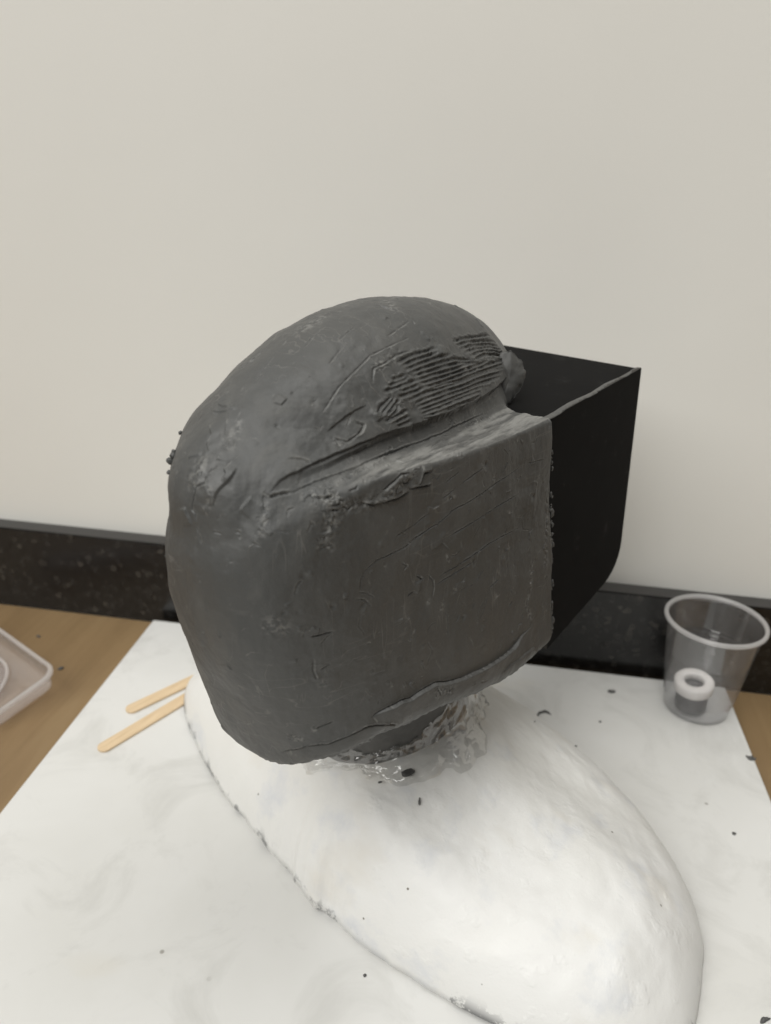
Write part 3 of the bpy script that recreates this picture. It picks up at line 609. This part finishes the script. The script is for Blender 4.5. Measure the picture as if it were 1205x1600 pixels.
for kind, w, d, pts in STROKES:
    if kind == 'c': w *= .52; d *= .65
    if kind == 'l': d *= .55
    if kind == 's': d *= .85
    if kind == 'r': d *= .5
    if kind == 'g': w *= .8; d *= .68
    pts = np.array(pts)*1e-4
    reach = {'c': 5*w, 'g': 3*w, 's': 2.2*w, 'l': 2.2*w, 'r': 2.4*w}[kind]*mm
    lo, hi = pts.min(0)-reach, pts.max(0)+reach
    idx = near(lo, hi); idx = idx[((X[idx] > lo) & (X[idx] < hi)).all(1)]
    if len(idx) == 0: continue
    gn = np.stack([sdf(pts+np.eye(3)[k]*1e-3)-sdf(pts-np.eye(3)[k]*1e-3) for k in range(3)], -1).mean(0); gn /= np.linalg.norm(gn)+1e-12
    idx = idx[(N[idx]@gn) > .3]
    if len(idx) == 0: continue
    x = X[idx]; best = np.full(len(idx), 9.); sd = np.zeros(len(idx)); tt = np.zeros(len(idx)); n = N[idx]
    segs = list(zip(pts[:-1], pts[1:])) if len(pts) > 1 else [(pts[0], pts[0]+1e-6)]
    for k, (a, b) in enumerate(segs):
        ab = b-a; L2 = ab@ab; t = np.clip(((x-a)@ab)/L2, 0, 1); dv = x-(a+t[:, None]*ab)
        dv = dv-n*(dv*n).sum(1, keepdims=True)
        dist = np.linalg.norm(dv, axis=1); m = dist < best
        best[m] = dist[m]; sd[m] = (np.cross(n[m], ab)*dv[m]).sum(1); tt[m] = (k+t[m])/len(segs)
    if kind in 'cg':
        ww = w*mm*np.maximum(1+.35*jit[idx], .4); taper = np.clip(np.minimum(tt, 1-tt)*6+.25, 0, 1)
        gz = np.exp(-(best/ww)**2)
        if kind == 'c':
            q = -d*mm*gz*taper*(1+.5*jit2[idx])+.35*d*mm*np.exp(-((best-1.9*ww)/(.8*ww))**2)*taper*(sd > 0)
            dsp[idx] += q
            scuff[idx] = np.maximum(scuff[idx], .55*np.exp(-((best-1.6*ww)/ww)**2)*taper*(sd > 0)*np.clip(.5+jit2[idx], 0, 1))
        else:
            q = d*mm*gz*taper*(1+.35*jit2[idx]); comb[idx] = np.maximum(comb[idx], q)
            dsp[idx] += .25*d*mm*np.exp(-((best-1.7*ww)/ww)**2)*taper*(1+.9*jit2[idx])
    elif kind == 's':
        sgn = np.sign(d); si = sd*sgn; endf = np.clip(np.minimum(tt, 1-tt)*7, 0, 1)
        y = np.maximum(best+.35*mm*jit[idx], 0)
        dsp[idx] += np.where(si > 0, abs(d)*mm*np.exp(-(y/(w*mm))**1.5)*np.clip(y/(.35*mm), 0, 1), 0)*endf
    elif kind == 'l':
        dsp[idx] += d*mm*np.exp(-(best*(1+.35*jit[idx])/(w*mm))**2*1.2)
    elif kind == 'r':
        k = np.exp(-(best/(w*mm))**2); scuff[idx] = np.maximum(scuff[idx], k*np.clip(jit2[idx]*1.2, 0, .6)); dsp[idx] += d*mm*k*.7*np.clip(flake[idx]*1.5, -1, .8)
dsp -= comb
# ragged lower rim and ragged seam beside the visor
bz = X[:, 2]-zbot(X[:, 0], X[:, 1])
dsp += np.exp(-(bz/.004)**2)*chunk*.0009
# hidden patches stay calm at their borders
led = np.clip((N[:, 2]-.75)*8, 0, 1)*np.clip(1-np.abs(X[:, 2]-ZT)/.006, 0, 1)*np.clip((X[:, 1]+.15)*30, 0, 1)
lst = fbm(X*np.array([420, 70, 200]), 3, 101)
scuff = np.maximum(scuff, led*np.clip(.45+lst*.9, 0, .9)); dsp += led*lst*.00035
X = X+N*dsp[:, None]
shell = mesh_np("shell", X, FF, M_clay, hel)
at = shell.data.attributes.new("scuff", 'FLOAT', 'POINT'); at.data.foreach_set("value", scuff.astype(np.float32))

# neck of darker clay under the rim
nA, nS = 260, 90
th = np.linspace(0, 2*np.pi, nA, endpoint=False); v = np.linspace(0, 1, nS)
zc = .074+v*.127
ra = .049+.006*(1-v)**2+.006*v; rb = .058+.006*(1-v)**2+.018*v
P3 = np.stack([-.013+np.outer(np.cos(th), ra), .014-.022*v+np.outer(np.sin(th), rb), np.tile(zc, (nA, 1))], -1)
P3[..., :2] *= 1+(fbm(P3*30, 3, 8)*.04+fbm(P3*np.array([40, 40, 90]), 2, 4)*.006)[..., None]
mesh_np("neck", P3.reshape(-1, 3), grid_faces(nA, nS, True), M_dark, hel)

# visor box of black card
T = .003; ZP = .3222
M_edge = plain('card_edge', (.045, .042, .038), .7, .2)
def cut_edges(o, ax):
    o.data.materials.append(M_edge)
    for f in o.data.polygons:
        if abs(f.normal[ax]) < .9: f.material_index = 1
    return o
def side_plate(rt, rb_, sgn):
    # outline in (f,z); r leans outwards towards the bottom
    o = [(.000, ZP), (.1520, ZP), (.1475, .200)]
    for k in range(7):
        a = k/6*math.pi/2; o.append((.1175+.030*math.cos(a), .199-.0215*math.sin(a)))
    o += [(.022, .1745)]
    def rz(z): return rt+(rb_-rt)*(ZP-z)/.150
    return [(sgn*rz(z), f, z) for f, z in o]
cut_edges(mesh_bm("visor_side_plate", prism_bm(side_plate(.0812, .0915, 1), (-T, 0, 0), .0004), M_card, hel, False), 0)
cut_edges(mesh_bm("visor_side_plate", prism_bm(side_plate(.060, .066, -1), (T, 0, 0), .0004), M_card, hel, False), 0)
cut_edges(mesh_bm("visor_top_plate", prism_bm([(-.0565, -.02, .3186), (.0776, -.02, .3186), (.0776, 0.1515, .3186), (-.0565, 0.1515, .3186)], (0, 0, T), .0004), M_card, hel, False), 2)
# clay pressed along the joint of top and side plate
n = 90; vv = np.linspace(0, 1, n); a = np.linspace(0, 2*np.pi, 10, endpoint=False)
cx_ = np.stack([.0792+.0006*np.sin(vv*17), -.004+vv*.1535, .3219+0*vv], -1)
wd = .0017*(1.15-.55*vv)
P3 = cx_[:, None, :]+np.stack([np.outer(wd, np.cos(a))*1.15, 0*np.outer(wd, a), np.outer(wd, np.sin(a))*.35], -1)
P3 += (fbm(P3*300, 3, 14)*.0004)[..., None]*np.array([1, 0, .5])
fs = grid_faces(10, n, True)
mesh_np("seam_clay", P3.transpose(1, 0, 2).reshape(-1, 3), fs, M_clay, hel)
# crumbs squeezed out down the vertical seam
random.seed(4)
def crumb_bm(size, seed, stretch=(1, 1, 1), sub=2):
    bm = bmesh.new(); bmesh.ops.create_icosphere(bm, subdivisions=sub, radius=1)
    for vtx in bm.verts:
        p = np.array(vtx.co); k = 1+.38*float(fbm(p*1.3+seed*3.1, 2, seed)); vtx.co = Vector((p[0]*k*stretch[0]*size, p[1]*k*stretch[1]*size, p[2]*k*stretch[2]*size))
    return bm
bm = bmesh.new()
for k in range(46):
    t = random.random()**.8; z = .308-t*.125; c = crumb_bm(random.uniform(.0005, .0013), k, (1, 1, random.uniform(.8, 2.4)), 1)
    r_ = .0822+(ZP-z)*.0685; f_ = .0035+.024*(.323-z)/.155+random.uniform(-.0006, .0014)
    for vtx in c.verts: vtx.co += Vector((r_, f_, z))
    me = bpy.data.meshes.new("t"); c.to_mesh(me); c.free(); bm.from_mesh(me); bpy.data.meshes.remove(me)
tag(mesh_bm("seam_crumbs", bm, M_clay, hel), kind="stuff")
# torn clay flap in front of the dome
ol = np.array([(.0440, .0165, .3540), (.0483, .0180, .3470), (.0528, .0225, .3415), (.0545, .0225, .3372), (.0553, .0200, .3305), (.0540, .0155, .3270), (.0535, .0130, .3240), (.0510, .0060, .3215), (.0490, .0045, ZP), (.0490, .0070, .3300), (.0465, .0090, .3382), (.0445, .0120, .3456)])
ol = ol[9]+(ol-ol[9])*1.15; ol[0] = (.0430, .0150, .3475); cen = ol.mean(0); nrm = np.array([.8, -.5, .3]); nrm /= np.linalg.norm(nrm)
nb = 72; idx = np.linspace(0, len(ol), nb, endpoint=False); i0 = idx.astype(int); fr = (idx-i0)[:, None]
ring = ol[i0]*(1-fr)+ol[(i0+1) % len(ol)]*fr
ring = ring+(ring-cen)*(fbm(ring*420, 2, 3)*.09)[:, None]
lay = []
for s_ in np.linspace(0, 1, 16):
    p = cen+(ring-cen)*s_; p = p+nrm*(.0022*(1-s_**3)+fbm(p*140, 2, 6)*.0006)[:, None]; lay.append(p)
for s_ in np.linspace(1, 0, 8):
    p = cen+(ring-cen)*s_*.985; p = p-nrm*(.0035*(1-s_**4)); lay.append(p)
P3 = np.stack(lay, 1)
mesh_np("torn_flap", P3.reshape(-1, 3), grid_faces(nb, len(lay), True), M_clay, hel)
# loose beads on the back edge
for k, (pt, sz) in enumerate(BEADS):
    o = mesh_bm("clay_bead", crumb_bm(sz, 60+k), M_clay, hel); o.location = pt

# ---------------------------------------------------------------- crumpled clear film round the neck
M_film = plastic_mat("clear_film", (.985, .985, .98), .90, (.88, .87, .85), .08, 3.0)
nA, nS = 190, 20
rgf = np.random.default_rng(5)
th = np.linspace(0, 2*np.pi, nA, endpoint=False); v = np.linspace(0, 1, nS)
rise = .100+.050*np.clip(np.cos(th-.35), 0, 1)**3+rgf.uniform(-.003, .003, nA)
out = .35+1.25*np.clip(np.cos(th+.35), 0, 1)**3+.5*fbm(np.stack([np.cos(th)*4, np.sin(th)*4, 0*th], -1), 3, 17)
w0 = np.minimum(v/.45, 1)[None, :]; w1 = np.clip((v-.45)/.55, 0, 1)[None, :]
ra = .0555+.002*w0+w1*(.012*out[:, None]); rb = .0648+.002*w0+w1*(.010*out[:, None])
thj = th[:, None]+rgf.uniform(-.014, .014, (nA, nS))
rr = -.013+np.cos(thj)*ra; ff = .013+np.sin(thj)*rb
zs = bust_z(rr, ff)+.0020
zz = np.maximum(zs, rise[:, None]*(1-w0)+zs*w0+.003*np.sin(np.pi*w0)*(1-w1))
P3 = np.stack([rr, ff, zz], -1)
k = (np.abs(fbm(P3*110, 2, 71))*.0030+rgf.uniform(0, .0017, (nA, nS)))*(1-.5*w1**2)
P3 += np.stack([np.cos(th)[:, None]*k*.8, np.sin(th)[:, None]*k*.8, k], -1)
P3[:, -1, 2] -= .0012
mesh_np("film_wrap", P3.reshape(-1, 3), grid_faces(nA, nS, True)[:, ::-1], M_film, bust, True)

# ---------------------------------------------------------------- plastic cup with a ringed jar inside
M_cup = plastic_mat("clear_cup", (.985, .985, .988), .95, (.93, .93, .95), .08, 1.6)
M_rim = plastic_mat("cup_rim", (.97, .97, .97), .55, (.90, .89, .89), .10)
cup = empty("plastic_cup", (.2090, .6110, .0006)); tag(cup, "translucent ribbed plastic cup standing on the board's back right corner", "cup")
HC, RB, RT = .0935, .0275, .0397
prof = []
def rad_c(z): return RB+(RT-RB)*z/HC
zs_ = np.concatenate([np.linspace(.0012, HC-.004, 150)])
for z in zs_:
    rib = .0007*(.5+.5*math.cos(2*math.pi*(z-.016)/.0034)) if .016 < z < .058 else 0
    prof.append((rad_c(z)+rib+(0.0006 if z > .060 else 0), z))
outer = prof; inner = [(r-.0007, z) for r, z in prof[::-1]]
V, F_ = lathe([(.0005, .0012)]+[(RB-.003, .0012)]+outer+inner[:-1]+[(RB-.004, .0020), (.0005, .0020)], 128)
mesh_np("cup_wall", V, F_, M_cup, cup)
a = np.linspace(0, 2*np.pi, 16, endpoint=False)
V, F_ = lathe([(RT+.0010+.0019*math.cos(t), HC-.0024+.0021*math.sin(t)) for t in a], 128)
mesh_np("rolled_rim", V, F_, M_rim, cup)
jar = empty("small_jar", (.2035, .6070, .0035)); tag(jar, "small grey jar with a thick white ring lid inside the cup", "jar")
jar.rotation_euler = (R_(6), R_(-5), 0)
M_jar = plain("grey_jar", (.055, .053, .056), .5); M_ring = plain("white_ring", (.80, .77, .75), .5)
V, F_ = lathe([(.0004, .0003), (.0125, .0003), (.0135, .0012), (.0135, .0195), (.0004, .0195)], 64)
mesh_np("jar_body", V, F_, M_jar, jar)
V, F_ = lathe([(.0085, .0205), (.0150, .0198), (.0165, .0212), (.0167, .0290), (.0156, .0302), (.0092, .0302), (.0085, .0295)], 64)
mesh_np("ring_lid", V, F_, M_ring, jar)
V, F_ = lathe([(.0004, .0196), (.0084, .0196), (.0084, .0240), (.0004, .0240)], 48)
mesh_np("lid_centre", V, F_, M_jar, jar)

# ---------------------------------------------------------------- craft sticks
M_stick = stick_mat()
def stick(a, ang, L, label, z=.0002):
    w, t = .0058, .0019; pts = []
    for k in range(13):
        q = math.pi/2+math.pi*k/12; pts.append((w*.95+w*.95*math.cos(q), w*math.sin(q), 0))
    for k in range(13):
        q = -math.pi/2+math.pi*k/12; pts.append((L-w*.95+w*.95*math.cos(q), w*math.sin(q), 0))
    o = mesh_bm("craft_stick", prism_bm(pts, (0, 0, t), .0003), M_stick, None, False)
    o.location = (a[0], a[1], z); o.rotation_euler = (0, 0, ang)
    return tag(o, label, "stick", "wooden craft sticks on the board")
stick((-.2835, .4545), math.atan2(.0611, .0339), .095, "bare wooden craft stick lying nearer the table edge, its rounded tip farthest left")
stick((-.2835, .5040), math.atan2(.0408, .0296), .075, "bare wooden craft stick lying behind the other, closer to the backsplash", .0003)

# ---------------------------------------------------------------- translucent tray at the left edge
M_tray = plastic_mat("milky_tray", (.985, .97, .97), .82, (.90, .88, .87), .12)
M_trayrim = plastic_mat("milky_tray_rim", (.98, .965, .965), .60, (.92, .90, .89), .12)
tray = empty("plastic_tray", (-.3600, .5215, .0170)); tag(tray, "milky translucent plastic tray with a round inset, cut off by the left picture edge", "tray")
e1 = Vector((math.cos(R_(146)), math.sin(R_(146)), 0)); e2 = Vector((math.cos(R_(243)), math.sin(R_(246)), -.24)).normalized()
e3 = e1.cross(e2).normalized()
if e3.z < 0: e3 = -e3
tray.matrix_world = Matrix(((e1.x, e2.x, e3.x, -.3555), (e1.y, e2.y, e3.y, .5235), (e1.z, e2.z, e3.z, .0200), (0, 0, 0, 1)))
def rrect(x0, x1, y0, y1, r, z, n=10):
    o = []
    for cx2, cy2, a0 in ((x0+r, y0+r, 180), (x1-r, y0+r, 270), (x1-r, y1-r, 0), (x0+r, y1-r, 90)):
        for k in range(n):
            q = R_(a0+90*k/(n-1)); o.append((cx2+r*math.cos(q), cy2+r*math.sin(q), z))
    return np.array(o)
def loft(rings):
    P = np.stack(rings, 1); return P.reshape(-1, 3), grid_faces(P.shape[0], P.shape[1], True)
LX, LY = .150, .110
V, F_ = loft([rrect(.0040, LX-.004, .0040, LY-.004, .012, -.0170), rrect(.0015, LX-.0015, .0015, LY-.0015, .013, -.001), rrect(.0024, LX-.0024, .0024, LY-.0024, .0125, -.001), rrect(.0050, LX-.005, .0050, LY-.005, .011, -.0160)])
mesh_np("tray_wall", V, F_, M_tray, tray)
V, F_ = loft([rrect(-.0008, LX, -.0008, LY, .014, -.0032), rrect(-.0012, LX, -.0012, LY, .014, -.0004), rrect(-.0004, LX-.001, -.0004, LY-.001, .0135, .0004), rrect(.0022, LX-.003, .0022, LY-.003, .0125, .0003), rrect(.0026, LX-.0034, .0026, LY-.0034, .0123, -.0014), rrect(.0018, LX-.0026, .0018, LY-.0026, .0125, -.0030), rrect(-.0008, LX, -.0008, LY, .014, -.0032)])
mesh_np("tray_rim", V, F_, M_trayrim, tray)
V, F_ = loft([rrect(.0042, LX-.0042, .0042, LY-.0042, .012, -.0170), rrect(.06, LX-.06, .045, LY-.045, .004, -.0170), rrect(.06, LX-.06, .045, LY-.045, .004, -.0160), rrect(.0047, LX-.0047, .0047, LY-.0047, .012, -.0160)])
mesh_np("tray_floor", V, F_, M_tray, tray)
V, F_ = lathe([(0.0385+.0016*math.cos(t), -.0142+.0016*math.sin(t)) for t in a], 96)
o = mesh_np("round_inset", V, F_, M_trayrim, tray); o.location = (.076, .056, 0)
V, F_ = lathe([(.0005, -.0156), (.037, -.0156), (.037, -.0148), (.0005, -.0148)], 96)
o = mesh_np("inset_disc", V, F_, M_tray, tray); o.location = (.076, .056, 0)

# ---------------------------------------------------------------- crumbs of clay
GR = "loose clay crumbs"
def curl(pts, wid, name, label, mat=M_dark):
    pts = np.array(pts); n = 24; u = np.linspace(0, len(pts)-1, n); i = np.minimum(u.astype(int), len(pts)-2); f = (u-i)[:, None]
    c = pts[i]*(1-f)+pts[i+1]*f
    tng = np.gradient(c, axis=0); tng /= np.linalg.norm(tng, axis=1, keepdims=True)
    up = np.array([0, 0, 1.]); sd_ = np.cross(tng, up); a_ = np.linspace(0, 2*np.pi, 10, endpoint=False)
    ww = wid*(np.sin(np.linspace(.25, np.pi-.25, n)))
    P = c[:, None]+sd_[:, None]*(np.outer(ww, np.cos(a_)))[..., None]+up*(np.outer(ww, np.sin(a_))*.6)[..., None]
    P = P+(fbm(P*500, 3, 4)*wid*.35)[..., None]
    base = c[0].copy()
    o = mesh_np(name, (P-base).transpose(1, 0, 2).reshape(-1, 3), grid_faces(10, n, True), mat)
    o.location = base
    return tag(o, label, "crumb", GR)
def bw(r, f, dz=0.001):
    c_, s_ = math.cos(HZ), math.sin(HZ); z = float(bust_z(np.array(r), np.array(f)))
    return (HO[0]+r*c_-f*s_, HO[1]+r*s_+f*c_, z+dz)
CURLS=[([(0.0552,0.4802,0.0639),(0.0681,0.5732,0.0004),(0.0738,0.5768,0.0006),(0.0793,0.5734,0.0006)],0.0014,'dark curled shaving of clay on the bust beside the neck'),
([(0.2383,0.5516,0.0005),(0.2404,0.5482,0.0004),(0.2443,0.5473,0.0005)],0.0022,'dark clay scrap at the right edge of the board'),
([(-0.0204,0.3680,0.0827),(-0.0195,0.3642,0.0804)],0.0008,'thin dark clay sliver lying below the film wrap'),
([(0.1856,0.3174,0.0005),(0.1884,0.3201,0.0005),(0.1923,0.3215,0.0005)],0.0014,'dark curl at the bottom right corner of the board')]
CRUMBS=[((0.1356,0.6183,0.0005),0.0028,(1.3, 0.9, 0.45),'dark clay crumb on the board just left of the cup'),
((0.2065,0.4615,0.0001),0.0014,(1, 1, 0.6),'small dark clay crumb alone on the board right of the bust'),
((-0.0414,0.3062,0.0001),0.001,(1, 1, 0.8),'tiny dark clay crumb on the board in front of the bust'),
((-0.0291,0.3778,0.0926),0.0042,(1.2, 0.7, 0.35),'smeared lump of dark clay stuck on the film wrap'),
((-0.0454,0.3713,0.0880),0.0012,(0.6, 1.2, 0.5),'tiny clay fleck on the film wrap under the neck'),
((0.1212,0.5721,0.0002),0.0014,(1, 0.7, 0.5),'small grey crumb on the board behind the bust'),
((0.0882,0.4834,0.0432),0.0009,(1, 1, 0.6),'tiny clay speck on the top of the shoulder'),
((-0.4275,0.6083,-0.0092),0.0021,(1.2, 0.8, 0.5),'dark crumb on the brown table behind the tray'),
((-0.3782,0.5631,-0.0092),0.0021,(1.2, 0.8, 0.5),'dark crumb on the brown table near the tray corner')]
for pts, wid, lab in CURLS: curl(pts, wid, "clay_crumb", lab)
for k, (loc, sz, st, lab) in enumerate(CRUMBS):
    o = mesh_bm("clay_crumb", crumb_bm(sz, 20+k, st), M_dark); o.location = loc; o.rotation_euler = (0, 0, k*1.3); tag(o, lab, "crumb", GR)
scene.cycles.use_denoising = True
scene.cycles.max_bounces = 10; scene.cycles.transparent_max_bounces = 16
